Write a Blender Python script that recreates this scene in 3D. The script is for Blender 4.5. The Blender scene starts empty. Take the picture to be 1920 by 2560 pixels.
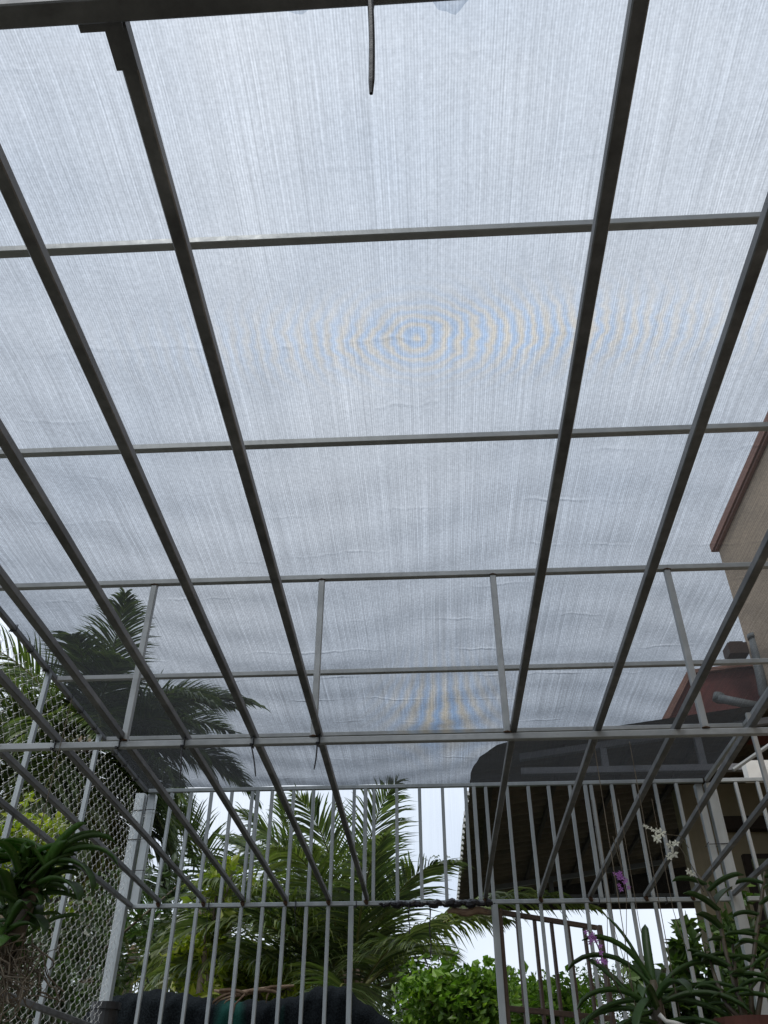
import bpy, math, random
import numpy as np
from mathutils import Vector, Matrix

S = bpy.context.scene
C = S.collection
rnd = random.Random(7)
PI = math.pi

# ------------------------------------------------------------------ camera
F_PX, PITCH, ROLL, YAW, CAM_Z = 2099.976, 0.6536, 0.0009, -0.0569, 1.35
_fw = np.array([math.sin(YAW)*math.cos(PITCH), math.cos(YAW)*math.cos(PITCH), math.sin(PITCH)])
_rt = np.array([math.cos(YAW), -math.sin(YAW), 0.0])
_up = np.cross(_rt, _fw)
_c, _s = math.cos(ROLL), math.sin(ROLL)
_rt, _up = _c*_rt+_s*_up, -_s*_rt+_c*_up
cam = bpy.data.cameras.new('camera')
cam_o = bpy.data.objects.new('camera', cam)
C.objects.link(cam_o)
M3 = Matrix(((_rt[0], _up[0], -_fw[0]), (_rt[1], _up[1], -_fw[1]), (_rt[2], _up[2], -_fw[2])))
cam_o.matrix_world = Matrix.Translation((0, 0, CAM_Z)) @ M3.to_4x4()
cam.sensor_fit = 'VERTICAL'
cam.sensor_height = 36.0
cam.lens = F_PX/2560*36
cam.clip_start = 0.02
cam.clip_end = 3000
S.camera = cam_o

# ------------------------------------------------------------------ light
SUN_EL, SUN_AZ = math.radians(56), math.radians(206)
W = bpy.data.worlds.new('World')
S.world = W
W.use_nodes = True
nt = W.node_tree
nt.nodes.clear()
def wn(t, **k):
    n = nt.nodes.new(t)
    for a, b in k.items(): setattr(n, a, b)
    return n
out = wn('ShaderNodeOutputWorld'); bg = wn('ShaderNodeBackground')
sky = wn('ShaderNodeTexSky', sky_type='NISHITA', sun_disc=False, sun_elevation=SUN_EL, sun_rotation=SUN_AZ)
tc = wn('ShaderNodeTexCoord'); no = wn('ShaderNodeTexNoise'); rp = wn('ShaderNodeValToRGB'); mx = wn('ShaderNodeMix', data_type='RGBA')
no.inputs['Scale'].default_value = 2.2; no.inputs['Detail'].default_value = 6; no.inputs['Roughness'].default_value = .55
rp.color_ramp.elements[0].position = .30; rp.color_ramp.elements[0].color = (6.3, 7.0, 8.0, 1)
rp.color_ramp.elements[1].position = .70; rp.color_ramp.elements[1].color = (8.4, 8.8, 9.4, 1)
mx.inputs['Factor'].default_value = .90
nt.links.new(tc.outputs['Generated'], no.inputs['Vector'])
nt.links.new(no.outputs['Fac'], rp.inputs['Fac'])
sxz = wn('ShaderNodeSeparateXYZ'); nt.links.new(tc.outputs['Generated'], sxz.inputs['Vector'])
lum = wn('ShaderNodeMapRange')   # an overcast sky is brighter overhead than at the horizon
for k_, v_ in (('From Min', 0.0), ('From Max', 1.0), ('To Min', .86), ('To Max', 1.28)): lum.inputs[k_].default_value = v_
nt.links.new(sxz.outputs['Z'], lum.inputs['Value'])
vm = wn('ShaderNodeVectorMath', operation='SCALE')
nt.links.new(rp.outputs['Color'], vm.inputs[0]); nt.links.new(lum.outputs[0], vm.inputs['Scale'])
nt.links.new(sky.outputs['Color'], mx.inputs['A']); nt.links.new(vm.outputs['Vector'], mx.inputs['B'])
nt.links.new(mx.outputs['Result'], bg.inputs['Color']); nt.links.new(bg.outputs['Background'], out.inputs['Surface'])
bg.inputs['Strength'].default_value = .105
sun = bpy.data.lights.new('sun', 'SUN'); sun.energy = 1.25; sun.angle = math.radians(18); sun.color = (1, .97, .92)
sun_o = bpy.data.objects.new('sun', sun); C.objects.link(sun_o)
sd = Vector((math.sin(SUN_AZ)*math.cos(SUN_EL), math.cos(SUN_AZ)*math.cos(SUN_EL), math.sin(SUN_EL)))
sun_o.rotation_euler = sd.to_track_quat('Z', 'Y').to_euler()
S.view_settings.view_transform = 'Standard'
try: S.view_settings.look = 'None'
except Exception: pass
S.view_settings.exposure = 0.42
S.view_settings.gamma = 1.0
S.view_settings.use_curve_mapping = False
S.cycles.transparent_max_bounces = 16
S.cycles.max_bounces = 8
S.cycles.use_denoising = True

# ------------------------------------------------------------------ surveying helpers (photo pixel -> place)
def ray(px, py): return _fw+_rt*((px-960)/F_PX)+_up*((1280-py)/F_PX)
def at_y(px, py, Y): d = ray(px, py); return Vector(d*(Y/d[1])+np.array([0, 0, CAM_Z]))
def at_z(px, py, Z): d = ray(px, py); return Vector(d*((Z-CAM_Z)/d[2])+np.array([0, 0, CAM_Z]))
def at_x(px, py, X): d = ray(px, py); return Vector(d*(X/d[0])+np.array([0, 0, CAM_Z]))

# ------------------------------------------------------------------ mesh builder
class MB:
    def __init__(s): s.v = []; s.f = []; s.sm = False
    def add(s, vs, fs):
        n = len(s.v); s.v += [tuple(p) for p in vs]; s.f += [tuple(i+n for i in f) for f in fs]
    def tube4(s, p0, p1, w, h, up=(0, 0, 1), ch=.0018):
        """square steel tube with rounded (chamfered) corners, axis p0-p1"""
        p0, p1 = Vector(p0), Vector(p1); d = (p1-p0).normalized(); u = Vector(up)
        sx = d.cross(u)
        if sx.length < 1e-4: sx = d.cross(Vector((0, 1, 0)))
        sx.normalize(); uu = sx.cross(d)
        a, b = w/2, h/2
        pr = [(a, -b+ch), (a, b-ch), (a-ch, b), (-a+ch, b), (-a, b-ch), (-a, -b+ch), (-a+ch, -b), (a-ch, -b)]
        vs = [p0+sx*x+uu*y for x, y in pr]+[p1+sx*x+uu*y for x, y in pr]
        fs = [(i, i+8, (i+1) % 8+8, (i+1) % 8) for i in range(8)]+[tuple(range(8)), tuple(range(15, 7, -1))]
        s.add(vs, fs)
    def square_path(s, pts, w, ch=.0018):
        """chamfered square tube following a nearly straight path along Y"""
        a = w/2; pr = [(a, -a+ch), (a, a-ch), (a-ch, a), (-a+ch, a), (-a, a-ch), (-a, -a+ch), (-a+ch, -a), (a-ch, -a)]
        vs = [(p[0]+x, p[1], p[2]+z) for p in pts for x, z in pr]; m = len(pts)
        fs = [(j*8+i, j*8+(i+1) % 8, (j+1)*8+(i+1) % 8, (j+1)*8+i) for j in range(m-1) for i in range(8)]
        s.add(vs, fs+[tuple(range(7, -1, -1)), tuple(range((m-1)*8, m*8))])
    def box(s, lo, hi):
        x0, y0, z0 = lo; x1, y1, z1 = hi
        s.add([(x0, y0, z0), (x1, y0, z0), (x1, y1, z0), (x0, y1, z0), (x0, y0, z1), (x1, y0, z1), (x1, y1, z1), (x0, y1, z1)],
              [(0, 3, 2, 1), (4, 5, 6, 7), (0, 1, 5, 4), (1, 2, 6, 5), (2, 3, 7, 6), (3, 0, 4, 7)])
    def tube(s, pts, r, n=6, cap=True):
        pts = [Vector(p) for p in pts]
        rs = r if hasattr(r, '__len__') else [r]*len(pts)
        base = len(s.v); prev = None
        for i, p in enumerate(pts):
            d = (pts[min(i+1, len(pts)-1)]-pts[max(i-1, 0)])
            d = d.normalized() if d.length > 1e-9 else Vector((0, 0, 1))
            if prev is None:
                x = d.cross(Vector((0, 0, 1)))
                if x.length < 1e-3: x = d.cross(Vector((0, 1, 0)))
            else: x = prev-d*prev.dot(d)
            x.normalize(); prev = x; y = d.cross(x)
            for k in range(n):
                a = 2*PI*k/n
                s.v.append(tuple(p+(x*math.cos(a)+y*math.sin(a))*rs[i]))
        for i in range(len(pts)-1):
            for k in range(n):
                a = base+i*n+k; b = base+i*n+(k+1) % n
                s.f.append((a, b, b+n, a+n))
        if cap:
            s.f.append(tuple(base+k for k in range(n-1, -1, -1)))
            e = base+(len(pts)-1)*n; s.f.append(tuple(e+k for k in range(n)))
    def mesh(s, name, m, smooth=False):
        me = bpy.data.meshes.new(name); me.from_pydata(s.v, [], s.f); me.materials.append(m)
        if smooth: me.polygons.foreach_set('use_smooth', [True]*len(me.polygons))
        me.update(); return me
    def build(s, name, m, parent=None, smooth=False):
        return link(name, s.mesh(name, m, smooth), parent)
def link(name, me, parent=None):
    o = bpy.data.objects.new(name, me); C.objects.link(o)
    if parent is not None:
        o.parent = parent
        o.matrix_parent_inverse = Matrix.Translation(-Vector(parent.location))
    return o
def thing(name, label, cat, loc=(0, 0, 0), group=None):
    o = bpy.data.objects.new(name, None); C.objects.link(o); o.location = loc; o.empty_display_size = .1
    return tag(o, label, cat, group)
def tag(o, label, cat, group=None):
    o['label'] = label; o['category'] = cat
    if group: o['group'] = group
    return o
def struct(o): o['kind'] = 'structure'; return o
def stuff(o): o['kind'] = 'stuff'; return o

# ------------------------------------------------------------------ materials
def mat(name, fn):
    m = bpy.data.materials.new(name); m.use_nodes = True; t = m.node_tree; t.nodes.clear()
    o = t.nodes.new('ShaderNodeOutputMaterial')
    def N(ty, ins=None, **k):
        n = t.nodes.new(ty)
        for a, b in k.items(): setattr(n, a, b)
        for a, b in (ins or {}).items():
            if isinstance(b, bpy.types.NodeSocket): t.links.new(b, n.inputs[a])
            else: n.inputs[a].default_value = b
        return n
    r = fn(N, t)
    t.links.new(r, o.inputs['Surface'])
    return m
def ramp(N, fac, stops):
    n = N('ShaderNodeValToRGB', {'Fac': fac}); e = n.color_ramp.elements
    while len(e) < len(stops): e.new(.5)
    for i, (p, c) in enumerate(stops): e[i].position = p; e[i].color = (*c, 1)
    return n.outputs['Color']
def coords(N, scale=(1, 1, 1)):
    g = N('ShaderNodeNewGeometry')
    return N('ShaderNodeMapping', {'Vector': g.outputs['Position'], 'Scale': scale}).outputs['Vector']

def metal(name, lo, hi, rough=.42, met=.55, sc=(30, 30, 30), rust=0.0):
    def fn(N, t):
        v = coords(N, sc)
        n1 = N('ShaderNodeTexNoise', {'Vector': v, 'Scale': 1.0, 'Detail': 6.0, 'Roughness': .65})
        v2 = coords(N, (7, 7, 7)); n2 = N('ShaderNodeTexNoise', {'Vector': v2, 'Scale': 1.0, 'Detail': 4.0})
        mxf = N('ShaderNodeMath', {0: n1.outputs['Fac'], 1: n2.outputs['Fac']}, operation='MULTIPLY').outputs[0]
        c = ramp(N, mxf, [(.12, lo), (.42, hi)])
        if rust:
            n3 = N('ShaderNodeTexNoise', {'Vector': coords(N, (22, 22, 22)), 'Scale': 1.0, 'Detail': 8.0, 'Roughness': .7})
            k = N('ShaderNodeMapRange', {'Value': n3.outputs['Fac'], 'From Min': .62, 'From Max': .74})
            c = N('ShaderNodeMix', {'Factor': N('ShaderNodeMath', {0: k.outputs[0], 1: rust}, operation='MULTIPLY').outputs[0], 'A': c, 'B': (.09, .055, .03, 1)}, data_type='RGBA').outputs['Result']
        r = N('ShaderNodeMapRange', {'Value': n1.outputs['Fac'], 'From Min': .3, 'From Max': .7, 'To Min': rough-.07, 'To Max': rough+.10})
        b = N('ShaderNodeBump', {'Height': n1.outputs['Fac'], 'Strength': .012, 'Distance': .002})
        return N('ShaderNodeBsdfPrincipled', {'Base Color': c, 'Metallic': met, 'Roughness': r.outputs[0], 'Normal': b.outputs['Normal']}).outputs[0]
    return mat(name, fn)
GALV = metal('galvanised_steel', (.30, .315, .32), (.40, .42, .43), met=.35, rust=.5)
GALV_NEW = metal('bright_galvanised_steel', (.27, .295, .305), (.36, .39, .40), rough=.36, met=.5, sc=(34, 34, 3))
BARM = metal('weathered_steel', (.105, .107, .11), (.25, .255, .26), rough=.5, met=.45, rust=.5)
WIRE = metal('fence_wire', (.52, .53, .52), (.72, .73, .72), rough=.36, met=.55, sc=(60, 60, 60))
BROWN_STEEL = metal('painted_brown_steel', (.045, .03, .024), (.09, .062, .05), rough=.5, met=0)

def plain(name, lo, hi, rough=.6, sc=8.0, bump=.1, spec=.4):
    def fn(N, t):
        v = coords(N); n = N('ShaderNodeTexNoise', {'Vector': v, 'Scale': sc, 'Detail': 8.0, 'Roughness': .65})
        c = ramp(N, n.outputs['Fac'], [(.3, lo), (.7, hi)])
        b = N('ShaderNodeBump', {'Height': n.outputs['Fac'], 'Strength': bump, 'Distance': .01})
        return N('ShaderNodeBsdfPrincipled', {'Base Color': c, 'Roughness': rough, 'Specular IOR Level': spec, 'Normal': b.outputs['Normal']}).outputs[0]
    return mat(name, fn)
TIE = plain('black_nylon', (.008, .008, .010), (.016, .015, .02), .38, 40)
WELD = plain('rusty_weld', (.035, .02, .012), (.10, .055, .03), .85, 90, .5)
BLACK_PVC = plain('black_plastic', (.010, .011, .013), (.02, .022, .025), .45, 12)
BARK = plain('palm_bark', (.07, .055, .045), (.17, .14, .115), .9, 5, .8)
RACHIS = plain('frond_stalk', (.11, .12, .035), (.20, .19, .06), .5, 3)
TWIG = plain('twig', (.10, .08, .06), (.22, .18, .13), .85, 12)
ROOT = plain('aerial_root', (.07, .055, .04), (.18, .15, .11), .85, 30)
CANE = plain('orchid_cane', (.045, .035, .03), (.10, .085, .05), .5, 25)
CLAY = plain('clay_pot', (.05, .016, .011), (.085, .027, .017), .8, 20)
HOUSE = plain('beige_render', (.58, .45, .325), (.66, .52, .385), .85, 3, .15)
FASCIA = plain('terracotta_paint', (.36, .19, .145), (.42, .225, .17), .7, 5)
REDWALL = plain('brick_red_paint', (.22, .07, .058), (.27, .088, .072), .75, 4)
OLIVE = plain('olive_render', (.25, .215, .14), (.31, .265, .175), .85, 3)
PIPE = plain('grey_pvc', (.17, .185, .185), (.24, .25, .25), .5, 6)
BROWNBOX = plain('brown_box_paint', (.07, .04, .03), (.11, .065, .05), .6, 6)
WHITEPAINT = plain('white_paint', (.62, .62, .60), (.74, .74, .72), .6, 6)
SHEET = plain('weathered_roof_sheet', (.07, .056, .04), (.16, .125, .09), .75, 5, .1, .25)
TRUSS = plain('grey_truss_paint', (.13, .135, .15), (.18, .185, .20), .55, 6)
DARKWOOD = plain('dark_board', (.018, .013, .010), (.04, .028, .02), .8, 6)
GLASS = plain('green_window_glass', (.10, .12, .075), (.16, .18, .11), .2, 3, 0, .6)
CONC = plain('concrete', (.05, .047, .04), (.10, .095, .085), .9, 4, .3)
SOIL = plain('earth', (.06, .05, .035), (.11, .10, .06), .95, 2, .5)
DEAD = plain('dead_frond', (.12, .07, .045), (.30, .22, .15), .85, 20)
COCO = plain('coconut_husk', (.16, .17, .05), (.30, .27, .09), .5, 6)

def leafmat(name, a, b, c, trans=.3, rough=.42, tr_tint=(1.5, 1.7, .6)):
    def fn(N, t):
        g = N('ShaderNodeNewGeometry')
        col = ramp(N, g.outputs['Random Per Island'], [(0, a), (.55, b), (1, c)])
        cl_ = N('ShaderNodeTexNoise', {'Vector': coords(N, (5, 5, 5)), 'Scale': 1.0, 'Detail': 2.0})
        tone = N('ShaderNodeMapRange', {'Value': cl_.outputs['Fac'], 'From Min': .3, 'From Max': .7, 'To Min': .62, 'To Max': 1.38}).outputs[0]
        col = N('ShaderNodeVectorMath', {0: col, 'Scale': tone}, operation='SCALE').outputs['Vector']
        p = N('ShaderNodeBsdfPrincipled', {'Base Color': col, 'Roughness': rough, 'Specular IOR Level': .45})
        tc = N('ShaderNodeMix', {'Factor': 1.0, 'A': col, 'B': (*tr_tint, 1)}, data_type='RGBA', blend_type='MULTIPLY').outputs['Result']
        tr = N('ShaderNodeBsdfTranslucent', {'Color': tc})
        return N('ShaderNodeMixShader', {'Fac': trans, 1: p.outputs[0], 2: tr.outputs[0]}).outputs[0]
    return mat(name, fn)
L_PALM = leafmat('palm_leaflet', (.042, .068, .028), (.080, .112, .042), (.16, .185, .085), .34, .34)
L_PALM_L = leafmat('pale_palm_leaflet', (.085, .12, .03), (.14, .18, .05), (.22, .25, .09), .4, .36)
L_PALM_Y = leafmat('old_palm_leaflet', (.10, .11, .02), (.16, .155, .035), (.24, .20, .05))
L_PALM_D = leafmat('muted_palm_leaflet', (.05, .075, .03), (.085, .115, .046), (.15, .175, .08), .35, .36)  # palm leaflet colour with a narrower tone range
L_BRIGHT = leafmat('bright_shrub_leaf', (.065, .14, .016), (.115, .225, .028), (.22, .34, .06), .42)
L_YG = leafmat('yellow_green_leaf', (.10, .14, .012), (.17, .22, .02), (.28, .30, .04), .4)
L_MID = leafmat('mid_green_leaf', (.03, .06, .014), (.05, .10, .02), (.09, .15, .03), .3)
L_DARK = leafmat('dark_hedge_leaf', (.02, .035, .012), (.035, .06, .018), (.06, .09, .025), .25)
L_ORCH = leafmat('orchid_leaf', (.022, .052, .013), (.036, .08, .018), (.065, .13, .028), .28, .45)
L_ORCH_B = leafmat('fresh_orchid_leaf', (.03, .075, .015), (.055, .125, .022), (.10, .20, .035), .35, .45)
L_PURP = leafmat('purple_petal', (.26, .085, .33), (.36, .14, .43), (.48, .25, .53), .4, .5, (1, 1, 1))
L_WHITE = leafmat('white_petal', (.62, .64, .50), (.76, .77, .66), (.80, .80, .74), .4, .5, (1, 1, 1))

# woven shade cloth: threads absorb and scatter, the gaps let the sky through
m1 = at_z(1040, 850, 2.968); m2 = at_z(1105, 1862, 2.968)
def net_fn(dens, moire):
    def fn(N, t):
        M = lambda op, a, b=None: N('ShaderNodeMath', {0: a} if b is None else {0: a, 1: b}, operation=op).outputs[0]
        g = N('ShaderNodeNewGeometry'); P = g.outputs['Position']
        sx = N('ShaderNodeSeparateXYZ', {'Vector': P}); X, Y = sx.outputs['X'], sx.outputs['Y']
        def noise(scale, det=2.0, ro=.5, off=0.0):
            mp = N('ShaderNodeMapping', {'Vector': P, 'Scale': scale, 'Location': (off, off, off)})
            return N('ShaderNodeTexNoise', {'Vector': mp.outputs['Vector'], 'Scale': 1.0, 'Detail': det, 'Roughness': ro}).outputs['Fac']
        # ribs of the knit run along Y, uneven from strand to strand
        rib = M('ADD', M('ADD', M('MULTIPLY', noise((330, 1.6, 1), 2.0, .6), .62), M('MULTIPLY', noise((115, .7, 1), 2.0, .6, 6.1), .24)), M('MULTIPLY', noise((38, .3, 1), 2.0, .6, 3.1), .14))
        strand = M('MULTIPLY', M('SINE', M('ADD', M('MULTIPLY', X, 6.2832/.0058), M('MULTIPLY', noise((3, 3, 1), 2.0, .5, 12.0), 9.0))), .085)
        loop = M('MULTIPLY', M('SINE', M('ADD', M('MULTIPLY', Y, 6.2832/.0062), M('MULTIPLY', noise((4, 4, 1), 2.0, .5, 15.0), 8.0))), .018)
        rib = M('ADD', rib, M('ADD', strand, loop))
        rib = M('SUBTRACT', rib, .5)
        knit = M('SUBTRACT', noise((150, 110, 1), 2.0, .6, 7.7), .5)
        # creases across the cloth
        wob = noise((1.7, .5, 1), 5.0, .62, 1.3)
        wv = M('ADD', M('MULTIPLY', Y, 4.3), M('MULTIPLY', wob, .9))
        ph = M('ABSOLUTE', M('SUBTRACT', M('FRACT', wv), .5))
        near = N('ShaderNodeMapRange', {'Value': ph, 'From Min': 0.0, 'From Max': .05, 'To Min': 1.0, 'To Max': 0.0}).outputs[0]
        gate = N('ShaderNodeMapRange', {'Value': noise((3.2, 4.5, 1), 2.0, .6, 9.0), 'From Min': .50, 'From Max': .68}).outputs[0]
        crease = M('MULTIPLY', near, gate)
        hgt = M('ADD', M('ADD', M('MULTIPLY', crease, .0019), M('MULTIPLY', noise((9, 9, 1), 2.0, .5, 5.0), .0022)), M('MULTIPLY', noise((1.4, 1.8, 1), 2.0, .5, 2.0), .014))
        bump = N('ShaderNodeBump', {'Height': hgt, 'Strength': 1.0, 'Distance': 1.0})
        dot = N('ShaderNodeVectorMath', {0: g.outputs['Incoming'], 1: bump.outputs['Normal']}, operation='DOT_PRODUCT').outputs['Value']
        cs = M('MAXIMUM', M('ABSOLUTE', dot), .12)
        cs = M('POWER', cs, .95)
        d = M('MULTIPLY', M('ADD', M('ADD', 1.0, M('MULTIPLY', rib, 1.6)), M('MULTIPLY', knit, .75)), dens)
        T = M('POWER', 2.71828, M('MULTIPLY', M('DIVIDE', d, cs), -1.0))
        T = M('MINIMUM', M('MAXIMUM', T, .05), .95)
        inv = M('DIVIDE', 1.0, cs)      # the longer the way through the threads, the cooler the tint
        pr_, pg_ = M('POWER', .948, inv), M('POWER', .972, inv)
        colr = N('ShaderNodeCombineColor', {'Red': pr_, 'Green': pg_, 'Blue': 1.0}).outputs['Color']
        if moire:   # faint sensor moire painted into the cloth tint as colour bands
            nz = M('MULTIPLY', M('SUBTRACT', noise((7, 9, 1), 3.0, .6, 4.0), .5), 1.1)
            dx = M('SUBTRACT', X, m1.x); dy = M('SUBTRACT', Y, m1.y)
            r1 = M('SQRT', M('ADD', M('MULTIPLY', M('MULTIPLY', dx, dx), 1100.0), M('MULTIPLY', M('MULTIPLY', dy, dy), 1250.0)))
            p1 = M('SINE', M('ADD', M('MULTIPLY', r1, 6.283*.86), M('MULTIPLY', nz, 13.0)))
            a1 = M('POWER', 2.71828, M('MULTIPLY', M('ADD', M('MULTIPLY', M('MULTIPLY', M('SUBTRACT', dx, .16), M('SUBTRACT', dx, .16)), 3.6), M('MULTIPLY', M('MULTIPLY', dy, dy), 95.0)), -1.0))
            dx2 = M('SUBTRACT', X, m2.x); dy2 = M('SUBTRACT', m2.y, Y)
            p2 = M('SINE', M('ADD', M('MULTIPLY', M('MULTIPLY', dx2, M('ADD', M('ABSOLUTE', dy2), .16)), 155.0), M('MULTIPLY', nz, 3.5)))
            dyc = M('SUBTRACT', dy2, .35)
            a2 = M('POWER', 2.71828, M('MULTIPLY', M('ADD', M('MULTIPLY', M('MULTIPLY', dx2, dx2), 26.0), M('MULTIPLY', M('MULTIPLY', dyc, dyc), 7.0)), -1.0))
            mo = M('ADD', M('MULTIPLY', M('MULTIPLY', p1, a1), .19), M('MULTIPLY', M('MULTIPLY', p2, a2), .27))
            cc = N('ShaderNodeCombineColor', {'Red': M('MULTIPLY', pr_, M('ADD', 1.0, mo)), 'Green': M('MULTIPLY', pg_, M('ADD', 1.0, M('MULTIPLY', mo, .22))), 'Blue': M('SUBTRACT', 1.0, M('MULTIPLY', mo, .8))})
            colr = cc.outputs['Color']
        tr = N('ShaderNodeBsdfTransparent', {'Color': colr})
        th = N('ShaderNodeMixShader', {'Fac': .5, 1: N('ShaderNodeBsdfDiffuse', {'Color': (.032, .034, .035, 1)}).outputs[0],
                                       2: N('ShaderNodeBsdfTranslucent', {'Color': (.030, .032, .034, 1)}).outputs[0]})
        return N('ShaderNodeMixShader', {'Fac': T, 1: th.outputs[0], 2: tr.outputs[0]}).outputs[0]
    return fn
NET = mat('roof_shade_cloth', net_fn(.56, True))
NET_WALL = mat('wall_shade_cloth', net_fn(.11, False))

def drape_fn(N, t):
    v = coords(N); n = N('ShaderNodeTexNoise', {'Vector': v, 'Scale': 130.0, 'Detail': 4.0})
    wvx = N('ShaderNodeTexNoise', {'Vector': coords(N, (3.2, 1, .25)), 'Scale': 1.0, 'Detail': 2.0})
    c1 = ramp(N, n.outputs['Fac'], [(.35, (.003, .004, .005)), (.7, (.014, .018, .021))])
    k = N('ShaderNodeMapRange', {'Value': wvx.outputs['Fac'], 'From Min': .56, 'From Max': .60}).outputs[0]
    c = N('ShaderNodeMix', {'Factor': k, 'A': c1, 'B': (.008, .040, .033, 1)}, data_type='RGBA').outputs['Result']
    b = N('ShaderNodeBump', {'Height': n.outputs['Fac'], 'Strength': .8, 'Distance': .01})
    return N('ShaderNodeBsdfPrincipled', {'Base Color': c, 'Roughness': .95, 'Specular IOR Level': .05, 'Normal': b.outputs['Normal']}).outputs[0]
DRAPE = mat('dark_netting', drape_fn)
def grass_fn(N, t):
    n = N('ShaderNodeTexNoise', {'Vector': coords(N), 'Scale': .8, 'Detail': 10.0, 'Roughness': .7})
    c = ramp(N, n.outputs['Fac'], [(.35, (.075, .068, .055)), (.55, (.07, .07, .045)), (.7, (.075, .09, .045))])
    return N('ShaderNodeBsdfPrincipled', {'Base Color': c, 'Roughness': .95}).outputs[0]
GRASS = mat('rough_grass', grass_fn)

# ------------------------------------------------------------------ setting
b = MB(); b.add([(-900, -900, 0), (900, -900, 0), (900, 900, 0), (-900, 900, 0)], [(0, 1, 2, 3)])
struct(b.build('ground', GRASS))
b = MB(); b.box((-1.75, -2.4, -.2), (1.8, 4.75, .06)); struct(b.build('floor', CONC))

Z1, Z2 = 2.35, 2.943
D0, D1, D2 = .3908, 2.4485, 4.552
T = .020
# ---- roof frame
rf = thing('roof_frame', 'galvanised square tube frame carrying the shade cloth roof overhead', 'roof frame', (0, 1.5, Z2))
XL, XR = -1.577, 1.478
def part(name, p0, p1, w, h, m, parent, up=(0, 0, 1)):
    b = MB(); b.tube4(p0, p1, w, h, up); return b.build(name, m, parent)
purl = [-1.65, -.95, -.30, .395, 1.082, 1.747, D1, 3.168, 3.82]
tilt = {1.082: .006, 1.747: .004, D1: .004}
for Y in purl:
    t_ = tilt.get(Y, 0)
    part('purlin', (XL+T/2+.001, Y+T/2-t_, Z2+T/2), (XR-T/2-.001, Y+T/2+t_, Z2+T/2), T, T, GALV, rf)
part('edge_rail', (XL, -1.66, Z2+T/2), (XL, D2-.005, Z2+T/2), T, T, BARM, rf)
part('edge_rail', (XR, -1.66, Z2+T/2), (XR, D2-.005, Z2+T/2), T, T, GALV, rf)
for X in (-.9576, -.3664, .2265, .8201):
    part('upright', (X+T/2, D1+T/2-.001, Z1+T+.001), (X+T/2, D1+T/2-.001, Z2-.001), T, T, GALV, rf, (0, 1, 0))
    for z_ in (Z1+T+.001, Z2-.002):
        w = MB(); w.tube([(X-.002, D1-.0005, z_), (X+T/2, D1-.002, z_+.0015), (X+T+.002, D1-.0005, z_)], [.0022, .0034, .0022], 6); w.build('weld', WELD, rf)
for Y in (1.6, D1, 3.10, 3.745):
    part('upright', (-1.572, Y, .06), (-1.572, Y, Z2-.001), T, T, GALV_NEW, rf, (0, 1, 0))
for Y in (1.6, D1, 3.665):
    part('upright', (XR-.035, Y, .06), (XR-.035, Y, Z2-.001), T, T, GALV, rf, (0, 1, 0))
part('side_rail', (-1.572+T/2+.011, .3, Z1+T/2), (-1.572+T/2+.011, D2-.01, Z1+T/2), T, T, BARM, rf)
part('side_rail', (1.478, .3, Z1+T/2+.02), (1.478, D2-.01, Z1+T/2+.02), T, T, BARM, rf)
part('side_rail', (-1.572+T/2+.011, 1.2, 1.805), (-1.572+T/2+.011, D2-.01, 1.805), T, .022, BARM, rf)

# ---- hanging rack: cross beams and the long bars lying on them
hr = thing('hanging_rack', 'low grid of dark steel bars lying on two cross beams for hanging orchids', 'rack', (0, 1.5, Z1))
part('cross_beam', (-1.57, D0-.006, Z1+.0125), (1.5, D0-.016, Z1+.0125), .026, .025, BARM, hr)
part('cross_beam', (-1.571, D1+T/2, Z1+T/2-.001), (XR-.047, D1+T/2, Z1+T/2-.001), T, T, GALV, hr)
ZB = Z1+.0235
bars = [((473, 700), (914, 2245)), ((113, 700), (819, 2247)), ((186, 1400), (712, 2250)), ((16, 1475), (605, 2252)),
        ((10, 1712), (509, 2256)), ((8, 1893), (399, 2260)),
        ((1480, 700), (1214, 2245)), ((1879, 700), (1352, 2245)), ((1901, 1417), (1476, 2245)), ((1868, 1845), (1613, 2245)), ((1916, 2010), (1728, 2245))]
BX = []
for a, c in bars:
    P, Q = at_z(*a, ZB), at_z(*c, ZB)
    k = (Q.x-P.x)/(Q.y-P.y)
    f = lambda y, P=P, k=k: P.x+k*(y-P.y)
    BX.append(f)
    bm_ = MB(); n_ = 12; ph_ = rnd.uniform(0, 6)
    ys_ = [.34+(D2+.016-.34)*i/n_ for i in range(n_+1)]
    bm_.square_path([(f(y)+.0022*math.sin(1.3*y+ph_)+rnd.uniform(-.0006, .0006), y, ZB+T/2+.0018*math.sin(2.1*y+ph_*2)+.0012) for y in ys_], T)
    bo = bm_.build('hanging_bar', BARM, hr)
    w = MB(); e = Vector((f(D2-.004), D2-.0045, ZB-.008))     # rusty weld running down the rail's face
    w.tube([e+Vector((-.006, 0, .009)), e, e+Vector((.004, 0, -.013))], [.009, .011, .006], 7)
    w.build('weld', WELD, bo)
br = MB(); x0 = BX[0](.36)
br.box((x0-.040, D0+.004, Z1+.012), (x0+.010, D0+.016, Z1+.0155)); br.box((x0-.0135, D0+.010, Z1+.0175), (x0+.0125, D0+.062, Z1+.0225))
br.build('angle_bracket', BARM, hr)

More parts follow.
